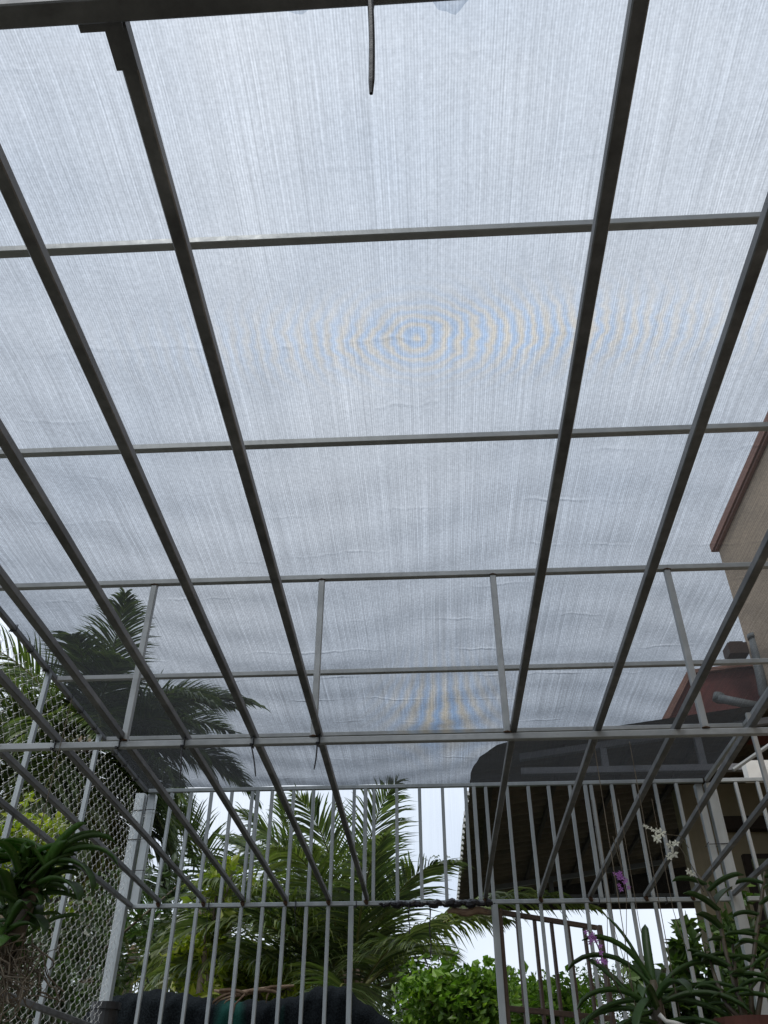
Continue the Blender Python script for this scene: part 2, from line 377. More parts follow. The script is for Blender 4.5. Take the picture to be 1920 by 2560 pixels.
# ---- far wall: picket grille with corner posts
pg = thing('picket_grille', 'grey galvanised picket grille with a doorway, standing across the far end', 'fence', (0, D2, 0))
part('rail', (-1.565, D2+T/2, Z2+T/2), (1.46, D2+T/2, Z2+T/2), T, T, GALV_NEW, pg)
part('rail', (-1.565, D2+T/2, Z1+T/2), (1.46, D2+T/2, Z1+T/2), T, T, GALV_NEW, pg)
part('rail', (1.545, D2+T/2, Z2+T/2), (3.1, D2+T/2, Z2+T/2), T, T, GALV_NEW, pg)
part('rail', (1.545, D2+T/2, Z1+T/2), (3.1, D2+T/2, Z1+T/2), T, T, GALV_NEW, pg)
part('rail', (-1.565, D2+T/2, .16), (-.426-.02, D2+T/2, .16), T, T, GALV_NEW, pg)
part('rail', (.33, D2+T/2, .16), (1.46, D2+T/2, .16), T, T, GALV_NEW, pg)
PK = .0175
for X in (-1.432, -1.324, -1.211, -1.097, -.983, -.873, -.755, -.645, -.533, -.421, -.313, -.189, -.065, .06, .185, .295, .41, .525, .634, .748, .862, .972, 1.089, 1.202, 1.315, 1.63, 1.745, 1.86, 1.975, 2.09):
    part('picket', (X, D2+.0115, Z1+T+.001), (X, D2+.0115, Z2-.001), PK, PK, GALV_NEW, pg, (0, 1, 0))
for X in (-.953, -.359, .231, .831):
    part('upright', (X, D2+.0105, Z1+T+.001), (X, D2+.0105, Z2-.001), T, T, GALV_NEW, pg, (0, 1, 0))
for X in (-1.436, -1.322, -1.213, -1.097, -.984, -.875, -.763, -.651, -.54, .411, .526, .637, .753, .862, .979, 1.091, 1.207, 1.323, 1.63, 1.745, 1.86, 1.975, 2.09):
    part('picket', (X, D2+.0115, .171), (X, D2+.0115, Z1-.001), PK, PK, GALV_NEW, pg, (0, 1, 0))
for X in (-.424, .296):
    part('door_post', (X, D2+.0125, .06), (X, D2+.0125, Z1-.001), .024 if X < 0 else .033, .025, GALV_NEW, pg, (0, 1, 0))
part('corner_post', (-1.606, D2+.0225, .06), (-1.606, D2+.0225, Z2-.003), .052, .045, GALV_NEW, pg, (0, 1, 0))
part('corner_post', (-1.549, D2+.042, Z1+.024), (-1.549, D2+.042, Z2-.002), .042, .04, GALV_NEW, pg, (0, 1, 0))
part('corner_post', (1.495, D2+.0225, .06), (1.495, D2+.0225, Z2-.003), .052, .045, GALV_NEW, pg, (0, 1, 0))
part('corner_post', (1.438, D2+.042, Z1+.024), (1.438, D2+.042, Z2-.002), .036, .04, GALV_NEW, pg, (0, 1, 0))
# wire lashings round the posts
def ring(parent, x0, x1, y0, y1, z, r=.0022, dz=0.0):
    b = MB(); q = [(x0, y0), (x1, y0), (x1, y1), (x0, y1), (x0, y0)]
    b.tube([(x, y, z+dz*i*.25) for i, (x, y) in enumerate(q)], r, 5); b.build('lashing', TIE, parent)
for z in (2.845, 2.69, 2.53): ring(pg, -1.637, -1.513, D2-.004, D2+.066, z, dz=.012)
ring(pg, 1.415, 1.532, D2-.004, D2+.066, 2.62, dz=.01)

# ---- shade cloth: roof and the strip down the far wall
def grid_mesh(us, vs, fn):
    b = MB(); nu, nv = len(us), len(vs)
    b.v = [tuple(fn(u, v)) for v in vs for u in us]
    b.f = [(j*nu+i, j*nu+i+1, (j+1)*nu+i+1, (j+1)*nu+i) for j in range(nv-1) for i in range(nu-1)]
    return b
ny = 240
def roofz(x, y):
    return Z2+T+.004+.006*abs(math.sin(PI*(y-1.082)/.67))*(1+.5*math.sin(3.1*x+y))*.6+.002*math.sin(11*x+5*y)+.002*math.sin(23*y+4*math.sin(3*x))
sc_ = thing('shade_net', 'translucent grey shade cloth stretched over the roof frame', 'shade net', (0, 1.5, Z2+.03))
b = grid_mesh(np.linspace(XL-.012, XR+.012, 90), np.linspace(-1.7, D2+.02, ny), lambda x, y: (x, y, roofz(x, y)))
b.build('roof_cloth', NET, sc_, True)
b = grid_mesh(np.linspace(-1.515, 1.42, 90), np.linspace(Z2+.022, Z1-.012, 40), lambda x, z: (x, D2+.034+.006*math.sin(7*x+9*z)+.003*math.sin(31*x), z))
b.build('wall_cloth', NET_WALL, sc_, True)
# gathered edge rolled along the lower rail over the doorway
b = MB(); pts = []; rs = []
for i in range(70):
    u = i/69; x = -.30+u*.60
    pts.append((x, D2+.004+.004*math.sin(i*1.7), Z1+.004+.004*math.sin(i*.9)+.002*math.sin(i*2.3)))
    rs.append((.0125+.004*math.sin(i*.6)+.003*rnd.random())*(min(1, u*9) if u < .5 else min(1, (1-u)*16)+.2))
b.tube(pts, rs, 8); b.build('rolled_hem', TIE, sc_)
b = MB(); pts = [(.06+.27*i/14, D2+.03, Z1-.028+.006*math.sin(i)) for i in range(15)]
b.tube(pts, [.006+.014*math.sin(PI*min(1, (i+1)/15)) for i in range(15)], 8); b.build('rolled_hem', DEAD, sc_)
# loose folds of cloth peeping over the near beam
for px, w in ((735, .045), (1128, .03)):
    p = at_z(px, 6, Z1+.03)
    b = grid_mesh(np.linspace(-1, 1, 13), np.linspace(0, 1, 9), lambda u, v: (p.x+u*w, p.y-.030+.042*v*(1-.7*u*u)+.002*math.sin(9*u), p.z-.012*math.sin(PI*v)*(1-u*u)))
    b.build('loose_fold', NET_WALL, sc_, True)

# ---- chain-link on the left side: each woven wire its own part
cl = thing('chain_link_fence', 'silver chain-link mesh fencing closing the left side of the enclosure', 'fence', (-1.60, 3, 0))
dw = .062; NS = 70; zb = .75
def wire_mesh(ph):
    b = MB(); pts = []
    for i in range(NS+1):
        s = 1 if (i+ph) % 2 == 0 else -1
        z = zb+i*dw/2
        pts.append((0, s*(dw/4+.002), z-.003)); pts.append((.0035*s, s*(dw/4+.0035), z+.001))
        if i < NS: pts.append((.004*math.sin(i*PI+PI/2)*(1 if ph else -1), 0, z+dw/4))
    b.tube(pts, .0009, 4, False)
    return b.mesh('wire', WIRE, True)
wm = [wire_mesh(0), wire_mesh(1)]
for k in range(int((D2-1.75)/(dw/2))):
    o = bpy.data.objects.new('wire', wm[k % 2]); C.objects.link(o); o.parent = cl
    o.matrix_parent_inverse = Matrix.Translation(-Vector(cl.location))
    o.location = (-1.598+.006*math.sin(k*.21), D2-.012-k*dw/2, .002*math.sin(k*1.3))

# ---- gate leaf standing open outward
g0 = Vector((.318, D2+.035, 0)); g1 = Vector((.865, 4.985, 0)); gd = (g1-g0).normalized()
gt = thing('gate', 'narrow barred gate leaf standing open outside the doorway', 'gate', g0)
part('gate_rail', g0+gd*.013+Vector((0, 0, 2.318)), g1-gd*.013+Vector((0, 0, 2.318)), .02, .024, BROWN_STEEL, gt)
zl = at_y(1345, 2534, 4.78).z
part('gate_rail', g0+gd*.013+Vector((0, 0, zl)), g1-gd*.013+Vector((0, 0, zl)), .02, .024, BROWN_STEEL, gt)
part('gate_rail', g0+gd*.013+Vector((0, 0, .2)), g1-gd*.013+Vector((0, 0, .2)), .02, .024, BROWN_STEEL, gt)
gn = Vector((-gd.y, gd.x, 0))
for u, w in ((0, .024), (.70, .024)):
    part('gate_stile', g0+gd*u*.985+Vector((0, 0, .18)), g0+gd*u*.985+Vector((0, 0, 2.332)), w, w, BROWN_STEEL, gt, gn)
for i in range(1, 6):
    u = .69*i/6
    part('gate_bar', g0+gd*u+Vector((0, 0, .213)), g0+gd*u+Vector((0, 0, 2.304)), .016, .0165, BROWN_STEEL, gt, gn)

# ---- cable ties
def tie(center, hw, hh, axis, label, group, tail=None, tw=.0046):
    """a loop round a tube (axis 'x' or 'y') with a square head and perhaps a tail"""
    o = thing('cable_tie', label, 'cable tie', center, group)
    c = Vector(center); b = MB()
    q = [(-hw, -hh), (hw, -hh), (hw, hh), (-hw, hh), (-hw, -hh)]
    pts = [c+(Vector((0, x, y)) if axis == 'x' else Vector((x, 0, y))) for x, y in q]
    pts = [p+(Vector((.006*i/4, 0, 0)) if axis == 'x' else Vector((0, .006*i/4, 0))) for i, p in enumerate(pts)]
    b.tube(pts, .0021, 6); b.build('loop', TIE, o)
    h = MB(); hc = c+Vector((0, -hw-.003, -hh)) if axis == 'x' else c+Vector((0, -.003, -hh-.002)); h.box(hc-Vector((.004, .004, .003)), hc+Vector((.004, .004, .003))); h.build('head', TIE, o)
    if tail is not None:
        t_ = MB(); e = Vector(tail); n = 10; bow = .002
        pts = [hc.lerp(e, i/n)+Vector((bow*math.sin(PI*i/n), 0, 0)) for i in range(n+1)]
        t_.tube(pts, [tw*.5]*n+[tw*.3], 6); t_.build('tail', TIE, o)
    return o
def on_beam(i): return BX[i](D1)
e = at_y(928, 234, D0+.01)
tie((e.x-.002, D0-.012, Z1+.0125), .0165, .0155, 'x', 'long black cable tie tail hanging from the nearest beam at the top', 'black cable ties', e, .0065)
e = at_y(449, 1948, D1-.02)
tie((on_beam(2)-.004, D1+T/2, Z1+T/2+.01), .013, .024, 'x', 'black cable tie with a tail hanging straight against the dark palm, leftmost of three', 'black cable ties', e)
e = at_y(639, 1941, D1-.02)
tie((on_beam(1)-.004, D1+T/2, Z1+T/2+.01), .013, .024, 'x', 'black cable tie with a straight tail, middle one of three on the middle beam', 'black cable ties', e)
e = at_y(785, 1924, D1-.02)
tie((on_beam(0)-.004, D1+T/2, Z1+T/2+.01), .013, .024, 'x', 'black cable tie with a short tail leaning left below the middle beam', 'black cable ties', e)
tie((on_beam(3)-.004, D1+T/2, Z1+T/2+.01), .013, .024, 'x', 'tight black cable tie without tail on the middle beam beside an upright', 'black cable ties')
tie((on_beam(4)-.004, D1+T/2, Z1+T/2+.01), .013, .024, 'x', 'tight black cable tie without tail at the far left of the middle beam', 'black cable ties')
for Y in (1.95, 2.13, 2.30, 2.52, 2.72, 2.90, 3.07, 3.33, 3.49, 3.66, 3.98, 4.16, 4.36):
    tie((XL, Y+rnd.uniform(-.02, .02), Z2+T/2), .0135, .0135, 'y', 'small black cable tie holding the net edge to the left roof rail', 'ties along the left roof rail')
for px, ln in ((520, 2338), (737, 2320)):
    p = at_y(px, 2262, D2); e = at_y(px-(4 if px < 600 else -2), ln, D2-.015)
    tie((p.x, D2+.012, Z1+.008), .019, .017, 'x', 'black cable tie with drooping tail under the far rail, ' + ('leftmost' if px < 600 else 'near the left door post'), 'ties under the far rail', e, .0026)
for px in (888, 1497, 1667):
    p = at_y(px, 2262, D2)
    tie((p.x, D2+.012, Z1+.008), .015, .016, 'x', {888: 'black cable tie without tail on the far rail above the left door post', 1497: 'black cable tie without tail on the far rail above the gate end', 1667: 'black cable tie without tail on the far rail near the right corner post'}[px], 'ties under the far rail')
for px, e2, lab in ((1021, 2335, 'dark strap end hanging from the rolled hem, left one'), (1074, 2395, 'dark strap end hanging from the rolled hem, longer right one')):
    b = MB(); p = at_y(px, 2262, D2-.012); q = at_y(px+3, e2, D2-.012)
    b.tube([p.lerp(q, i/8)+Vector((.003*math.sin(i*1.3), 0, 0)) for i in range(9)], [.003+.0012*(i % 3 == 1) for i in range(9)], 6)
    tag(b.build('strap_end', TIE), lab, 'strap', 'strap ends under the rolled hem')

# ------------------------------------------------------------------ awning behind the right half
aw = thing('awning', 'dark corrugated awning roof on grey steel trusses behind the right half of the grille', 'awning', (1.3, 7.5, 0))
edge = [(5.60, .54), (5.63, .47), (5.70, .41), (5.82, .345), (6.04, .295), (6.38, .29), (7.35, .27), (8.19, .265), (10.0, .25)]
def xl(Y):
    for (a, p), (c, q) in zip(edge, edge[1:]):
        if Y <= c: return p+(q-p)*(Y-a)/(c-a)
    return edge[-1][1]
def zs(x): return 3.61+.13*(x-.54)
yy = np.linspace(5.60, 10.0, 400)
b = grid_mesh([i/14 for i in range(15)], yy, lambda u, Y: (xl(Y)+u*(3.7-xl(Y)), Y, zs(xl(Y)+u*(3.7-xl(Y)))+.026*math.sin(2*PI*Y/.16)*min(1, max(.12, (Y-5.95)/.5))))
nb = len(b.v); low = list(b.v)
b.v += [(x, y, z+.004) for x, y, z in low]; b.f += [tuple(nb+i for i in reversed(f)) for f in b.f]
b.build('roof_sheet', SHEET, aw, True)
cb_ = MB(); cb_.box((-.012, -.034, -.016), (.012, .034, .016)); cbm = cb_.mesh('gap_light_block', WHITEPAINT)
k = int(6.5/.16)
while (k+.75)*.16 < 9.9:      # white blocks standing in for sky light at the corrugation gaps along the eave
    Y = (k+.75)*.16; o = link('gap_light_block', cbm); o.parent = aw; o.matrix_parent_inverse = Matrix.Translation(-Vector(aw.location))
    o.location = (xl(Y)-.006, Y, zs(xl(Y))-.008); k += 1
for Y in (5.72, 9.3):
    zc = at_y(1500, 1926, 5.72).z
    x0 = .62
    part('truss_chord', (x0, Y, zc), (2.45, Y, zc), .045, .045, TRUSS, aw)
    part('truss_chord', (x0, Y, zs(x0)-.075), (2.45, Y, zs(2.45)-.075), .045, .045, TRUSS, aw)
    for X in (1.20, 1.86):
        part('truss_strut', (X, Y, zc+.023), (X, Y, zs(X)-.1), .045, .045, TRUSS, aw, (0, 1, 0))
for X in (.45, .95, 1.45, 1.95, 2.35):
    part('batten', (X, 5.75 if X > .5 else 6.3, zs(X)-.036), (X, 9.98, zs(X)-.036), .03, .034, DARKWOOD, aw)
ze = at_y(1500, 2272, 9.94).z
b = MB(); b.add([(.25, 9.94, ze), (3.4, 9.94, ze), (3.4, 9.94, zs(3.4)), (.25, 9.94, zs(.25)), (.25, 9.98, ze), (3.4, 9.98, ze), (3.4, 9.98, zs(3.4)), (.25, 9.98, zs(.25))],
               [(0, 1, 2, 3), (7, 6, 5, 4), (0, 4, 5, 1), (1, 5, 6, 2), (2, 6, 7, 3), (3, 7, 4, 0)])
b.build('eave_board', DARKWOOD, aw)
b = MB(); b.box((.31, 9.7, 0), (.38, 9.77, 3.5)); 
# ------------------------------------------------------------------ house on the right
hs = thing('house', 'beige rendered house with terracotta fascia and a red lower roof beyond the right side', 'house', (2.5, 4, 0))
cx = at_y(1857, 1608, 6.0); tp = at_y(1802, 1372, 6.0)
b = MB(); b.box((2.50, -3.0, 0), (7.5, 6.0, tp.z)); b.build('wall', HOUSE, hs)
b = MB(); b.box((2.455, -3.05, tp.z+.002), (7.6, 6.05, tp.z+.075)); b.build('fascia', FASCIA, hs)
b = MB(); b.box((2.47, -3.0, tp.z-.02), (2.499, 6.0, tp.z)); b.build('cornice', FASCIA, hs)
def slab(q, y0, y1, name, m, parent):
    b = MB(); n = len(q); b.add([(v.x, y0, v.z) for v in q]+[(v.x, y1, v.z) for v in q], [tuple(range(n)), tuple(range(2*n-1, n-1, -1))]+[(i, i+n, (i+1) % n+n, (i+1) % n) for i in range(n)])
    return b.build(name, m, parent)
q = [at_y(x, y, 6.10) for x, y in ((1640, 1826), (1718, 1677), (1925, 1652), (2300, 1610), (2300, 1850))]
slab(q, 6.10, 6.30, 'gable_wall', REDWALL, hs)
q = [at_y(x, y, 6.07) for x, y in ((1640, 1826), (1718, 1676), (1925, 1651), (1925, 1660), (1729, 1684), (1658, 1826))]
slab(q, 6.06, 6.098, 'gable_trim', FASCIA, hs)
p = at_y(1842, 1625, 5.9); b = MB(); b.box((p.x-.075, 5.85, p.z-.05), (p.x+.07, 5.99, p.z+.04)); b.box((p.x-.05, 5.87, p.z+.04), (p.x+.05, 5.98, p.z+.06)); b.build('roof_box', BROWNBOX, hs)
b = MB(); p, q = at_y(1884, 1597, 5.85), at_y(1909, 1735, 5.85); b.tube([p, q, q+Vector((.02, .02, -.05))], .035, 10); b.tube([p, p+Vector((0, 0, .035))], .044, 10); b.build('pipe', PIPE, hs, True)
b = MB(); p, q = at_y(1808, 1748, 5.75), at_y(1905, 1768, 5.65); b.tube([p+Vector((-.01, .05, .03)), p, q], .032, 10); b.tube([p+Vector((-.02, .05, .01)), p+Vector((0, .05, .06))], .042, 10); b.build('pipe', PIPE, hs, True)
# lower wall of the house under the awning, facing the enclosure
b = MB(); b.box((2.02, 7.0, 0), (6.0, 7.2, 3.78)); b.build('porch_wall', OLIVE, hs)
b = MB(); z = at_y(1880, 1925, 5.3); b.box((1.98, 5.28, z.z-.06), (4.5, 5.36, z.z+.055)); b.build('porch_beam', WHITEPAINT, hs)
z = at_y(1890, 2055, 6.9).z; b = MB(); b.box((2.3, 6.9, z-.05), (6, 6.99, z+.05)); b.build('lintel', DARKWOOD, hs)
z0, z1_ = at_y(1900, 2200, 6.95).z, at_y(1900, 2135, 6.95).z; xa = at_y(1862, 2160, 6.95).x
b = MB(); b.box((xa, 6.94, z0-.35), (xa+1.0, 6.99, z1_)); wf = b.build('window_frame', DARKWOOD, hs)
for k in range(2):
    b = MB(); b.box((xa+.05+.47*k, 6.93, z0-.3), (xa+.48+.47*k, 6.938, z1_-.04)); b.build('pane', GLASS, wf)
b = MB(); p, q = at_y(1833, 1925, 5.2), at_y(1920, 1865, 5.2); b.tube([p, p.lerp(q, .5), q, q+(q-p)*.6], .012, 8); b.build('conduit', PIPE, hs)

# ------------------------------------------------------------------ plants
def frond(base, az, el, L, droop, nl, ll, lw, ml, parent, seed, twist=0.0, sagk=.33):
    r = random.Random(seed)
    n = 22; pts = []; dirs = []; p = Vector(base)
    for i in range(n+1):
        s = i/n; e_ = el-droop*s**1.4; a_ = az+twist*s*s
        d = Vector((math.cos(a_)*math.cos(e_), math.sin(a_)*math.cos(e_), math.sin(e_)))
        pts.append(p.copy()); dirs.append(d); p = p+d*(L/n)
    b = MB(); b.tube(pts, [max(.0025, .020*(1-i/n)**.8*L/2.5) for i in range(n+1)], 5)
    fo = b.build('frond', RACHIS, parent, True)
    lb = MB(); roll = r.uniform(-.35, .35)
    for k in range(nl):
        s = .14+.86*(k+.5)/nl
        i = min(n-1, int(s*n)); fr = s*n-i
        P = pts[i].lerp(pts[i+1], fr); d = dirs[i]
        side = d.cross(Vector((0, 0, 1)))
        if side.length < .05: side = Vector((-math.sin(az), math.cos(az), 0)).cross(Vector((0, 0, 1)))
        side.normalize(); up = side.cross(d)
        side2 = side*math.cos(roll)+up*math.sin(roll); up2 = side2.cross(d)
        prof = math.sin(PI*min(1, (.10+.90*s)**.75))**.6 if s < .98 else .3
        prof = max(.22, prof)
        ang = math.radians(68-44*s)
        for sg in (1, -1):
            if r.random() < .03: continue
            l = ll*prof*r.uniform(.86, 1.08); w = lw*r.uniform(.8, 1.15)
            a2 = ang+r.gauss(0, .07)
            dd = (d*math.cos(a2)+side2*sg*math.sin(a2)+up2*(.22+r.gauss(0, .08))).normalized()
            q = P.copy(); st = []
            m = 4
            for j in range(m+1):
                st.append(q.copy())
                dd = (dd+Vector((0, 0, -1))*sagk*(j+.6)/m*r.uniform(.8, 1.2)).normalized()
                q = q+dd*(l/m)
            wv = (d-dd*d.dot(dd)).normalized()
            wv = (wv*.8+up2*.5*r.choice((1, -1))).normalized()
            ws = [.45, 1, .8, .5]
            vs = []
            for j in range(m): vs += [st[j]-wv*w*ws[j]/2, st[j]+wv*w*ws[j]/2]
            vs.append(st[m])
            fs = [(2*j, 2*j+1, 2*j+3, 2*j+2) for j in range(m-1)]+[(2*m-2, 2*m-1, 2*m)]
            lb.add(vs, fs)
    stuff(lb.build('leaflets', ml, fo))
    return fo
def palm(crown, trunk_r, label, n, L, ll, lw, seed, ml=L_PALM, group=None, elmin=-35, elmax=82, lean=(0, 0), nl=70, droop=(50, 95), old=0, extra=(), coconuts=0, light=(), avoid=None):
    r = random.Random(seed); cr = Vector(crown)
    o = thing('palm_tree', label, 'palm tree', (cr.x-lean[0], cr.y-lean[1], 0), group)
    b = MB(); pts = []; rs = []
    for i in range(25):
        s = i/24
        pts.append((cr.x-lean[0]*(1-s)**1.5, cr.y-lean[1]*(1-s)**1.5, cr.z*s)); rs.append(trunk_r*(1.25-.35*s)*(1+.06*(i % 2)))
    b.tube(pts, rs, 10); b.build('trunk', BARK, o, True)
    b = MB(); b.tube([cr+Vector((0, 0, -.10)), cr+Vector((0, 0, .06)), cr+Vector((0, 0, .25))], [trunk_r*1.15, trunk_r*1.25, trunk_r*.4], 9); b.build('crown_shaft', DEAD, o, True)
    for k in range(n):
        t = (k+.5)/n
        az = k*2.39996+r.uniform(-.2, .2)+seed
        el = math.radians(elmax-(elmax-elmin)*t**.9+r.uniform(-6, 6))
        if avoid and math.degrees(el) < 78 and (math.degrees(az)+180) % 360-180 > avoid[0] and (math.degrees(az)+180) % 360-180 < avoid[1]: continue
        mm = L_PALM_Y if k >= n-old else ml
        frond(cr+Vector((math.cos(az)*.05, math.sin(az)*.05, .06*(1-t))), az, el, L*r.uniform(.85, 1.08), math.radians(r.uniform(*droop)), nl, ll, lw, mm, o, seed*100+k, r.uniform(-.35, .35))
    for k, (az, el, l, dr) in enumerate(extra):
        frond(cr, math.radians(az), math.radians(el), l, math.radians(dr), nl, ll, lw, ml, o, seed*100+60+k, 0.0)
    for k, (az, el, l, dr) in enumerate(light):
        frond(cr, math.radians(az), math.radians(el), l, math.radians(dr), nl, ll*1.05, lw*1.1, L_PALM_L, o, seed*100+80+k, 0.0, .62)
    for k in range(coconuts):
        a = r.uniform(0, 2*PI); p = cr+Vector((math.cos(a)*trunk_r*1.9, math.sin(a)*trunk_r*1.9-.05, r.uniform(-.5, -.08)))
        b = MB(); rr = r.uniform(.075, .10)
        b.tube([p+Vector((0, 0, rr*math.cos(q*PI/7))) for q in range(8)], [max(.004, rr*.82*math.sin(q*PI/7)) for q in range(8)], 9)
        b.build('coconut', COCO, o, True)
    return o
PALMG = 'coconut palms beyond the enclosure'
palm(at_y(205, 1885, 10.5), .13, 'tall coconut palm with green nuts seen through the net and chain-link on the left', 42, 2.4, .74, .034, 3, L_PALM, PALMG, -62, 66, (.1, 0), 100, (50, 85), 5,
     ((20, 22, 2.2, 60), (0, -25, 2.4, 60), (-30, 20, 2.3, 65), (40, 45, 2.4, 60), (60, 55, 2.3, 65), (120, 50, 2.4, 60), (150, 42, 2.5, 60), (95, 62, 2.3, 55), (10, 52, 2.2, 75), (-60, 40, 2.3, 75), (200, -10, 2.6, 70), (170, 30, 2.5, 60), (260, -60, 2.0, 28)), 11)
palm(at_y(880, 2505, 7.8), .12, 'low coconut palm with broad fronds fanning up behind the doorway', 27, 1.8, .56, .025, 5, L_PALM, PALMG, 12, 84, (0, 0), 84, (40, 80), 0,
     ((160, 50, 2.2, 80), (150, 66, 2.0, 50)), light=((-4, 44, 2.25, 66), (230, 50, 1.9, 75), (250, 62, 1.8, 80), (10, 50, 1.55, 62), (172, 34, 2.0, 60)), coconuts=2, avoid=(-50, 55))
palm(at_y(560, 2290, 11.5), .12, 'coconut palm standing between the tall left palm and the doorway palm', 15, 2.5, .64, .032, 8, L_PALM_D, PALMG, -40, 70, (0, 0), 70, (50, 90), 2, ((-60, 10, 2.6, 70), (-20, 0, 2.6, 75)), 4)
palm(at_y(730, 2380, 15), .12, 'darker coconut palm far behind the doorway palm', 12, 2.7, .62, .04, 11, L_PALM_D, PALMG, -30, 75, (0, 0), 60)
palm(at_y(330, 2400, 17), .10, 'small distant palm low beside the left corner post', 15, 1.9, .55, .05, 13, L_MID, PALMG, 0, 80, (0, 0), 44, (50, 90))
palm(at_y(60, 2020, 12.5), .12, 'palm with yellowing hanging fronds half hidden at the far left', 16, 2.6, .6, .036, 17, L_PALM, PALMG, -70, 40, (0, 0), 70, (40, 80), 5)

def leaf_cloud(b, pts, size, r, asp=.5, upb=.4):
    for p in pts:
        d = Vector((r.gauss(0, 1), r.gauss(0, 1), r.gauss(0, .7)+upb)).normalized()
        x = d.cross(Vector((r.gauss(0, 1), r.gauss(0, 1), r.gauss(0, 1)))).normalized(); n = x.cross(d)
        l = size*r.uniform(.5, 1.35); w = l*asp
        p = Vector(p)
        b.add([p, p+d*l*.5+x*w*.5+n*l*.10, p+d*l-n*l*.06, p+d*l*.5-x*w*.5+n*l*.10, p+d*l*.52], [(0, 4, 1), (1, 4, 2), (0, 3, 4), (3, 2, 4)])
def shrub(label, center, rad, n, size, ml, seed, lobes=9, asp=.5, name='shrub', cat='shrub', group=None, clump=14, trunk=None, spread=.10):
    r = random.Random(seed); c = Vector(center); R = Vector(rad)
    o = thing(name, label, cat, (c.x, c.y, 0), group)
    L = [(c+Vector((r.uniform(-1, 1)*R.x*.6, r.uniform(-1, 1)*R.y*.6, r.uniform(-.6, .75)*R.z)), r.uniform(.35, .6)) for _ in range(lobes)]
    L.append((c, .7))
    cb = MB(); tb = MB()
    tb.tube([(c.x, c.y, 0), (c.x+.03, c.y, c.z*.5), (c.x, c.y, c.z)], trunk or [.05, .04, .025], 7)
    made = 0
    while made < n:
        q, k = r.choice(L)
        d = Vector((r.gauss(0, 1), r.gauss(0, 1), r.gauss(0, 1))).normalized()
        s = r.random()**.4*r.uniform(.8, 1.12)
        tip = q+Vector((d.x*R.x*k*s, d.y*R.y*k*s, d.z*R.z*k*s))
        if tip.z < .05: continue
        m = r.randint(clump//2, clump)
        leaf_cloud(cb, [tip+Vector((r.gauss(0, spread), r.gauss(0, spread), r.gauss(0, spread)))*R.x*.6 for _ in range(m)], size, r, asp)
        if r.random() < .12: tb.tube([q.lerp(c, .5), q.lerp(tip, .5)+Vector((0, 0, -.02)), tip], [.012, .008, .003], 4)
        made += m
    tb.build('trunk', TWIG, o, True); cb.build('crown', ml, o)
    return o
shrub('bright green leafy bush outside the doorway, right of the low palm', at_y(1175, 2600, 6.6), (.60, .45, .36), 6000, .062, L_BRIGHT, 21, 11, .55, spread=.09)
shrub('bright green bush continuing behind the open gate', at_y(1345, 2600, 7.2), (.50, .4, .33), 3500, .06, L_BRIGHT, 22, 9, .55, spread=.09)
shrub('sparse grey-green bush far behind the gate bars', at_y(1400, 2520, 10.5), (.8, .5, .42), 2600, .05, L_MID, 23, 12, .45, spread=.12)
shrub('distant wispy bush on the horizon right of the gate', at_y(1560, 2530, 14), (1.2, .5, .45), 2200, .08, L_DARK, 24, 12, .35, spread=.12)
shrub('upright bush with pale rounded leaves behind the strap-leaved orchid', at_y(1670, 2520, 6.2), (.30, .3, .27), 1300, .085, L_MID, 25, 9, .6, spread=.10)
shrub('taller pale-leaved bush left of the right corner post', at_y(1770, 2450, 6.0), (.20, .25, .33), 900, .085, L_MID, 26, 9, .6, spread=.10)
shrub('thin young tree with yellow-green leaves behind the left pickets', at_y(510, 2370, 6.8), (.30, .25, .52), 850, .085, L_YG, 27, 9, .5, 'young_tree', 'tree', spread=.13)
shrub('low yellow-green bush in front of the dark palms left of the doorway', at_y(655, 2450, 7.5), (.55, .3, .22), 1500, .08, L_YG, 28, 9, .5, spread=.11)
shrub('yellow-green bush behind the chain-link at the far left', at_y(40, 2160, 6.5), (.5, .5, .5), 1900, .085, L_YG, 29, 10, .5, spread=.11)
shrub('dull olive bush low behind the chain-link mesh', at_y(150, 2480, 7.5), (1.0, .6, .8), 4200, .085, L_DARK, 30, 12, .5, spread=.11)
shrub('leafy vine bush in the gap right of the corner post', at_y(1900, 2420, 5.6), (.25, .25, .45), 1200, .08, L_MID, 31, 8, .55, spread=.11)
# far wood that reads as one mass
r = random.Random(5); b = MB()
for k in range(2600):
    x = r.uniform(-16, 1.5); h = 3.1+1.2*math.sin(x*.9)**2+.9*math.sin(x*2.3+1)**2+(-x)*.10
    z = h*r.random()**.6; y = 21+r.uniform(-1.5, 1.5)
    leaf_cloud(b, [(x+r.gauss(0, .18), y+r.gauss(0, .18), z+r.gauss(0, .18)) for _ in range(8)], .24, r, .45)
for k in range(900):
    x = r.uniform(1.5, 16); h = 1.7+.6*math.sin(x*1.3)**2; y = 24+r.uniform(-1, 1); z = h*r.random()**.6
    leaf_cloud(b, [(x+r.gauss(0, .2), y+r.gauss(0, .2), z+r.gauss(0, .2)) for _ in range(8)], .22, r, .45)
w = stuff(b.build('far_wood', L_DARK)); tag(w, 'dark mass of far trees along the bottom behind the palms', 'trees')

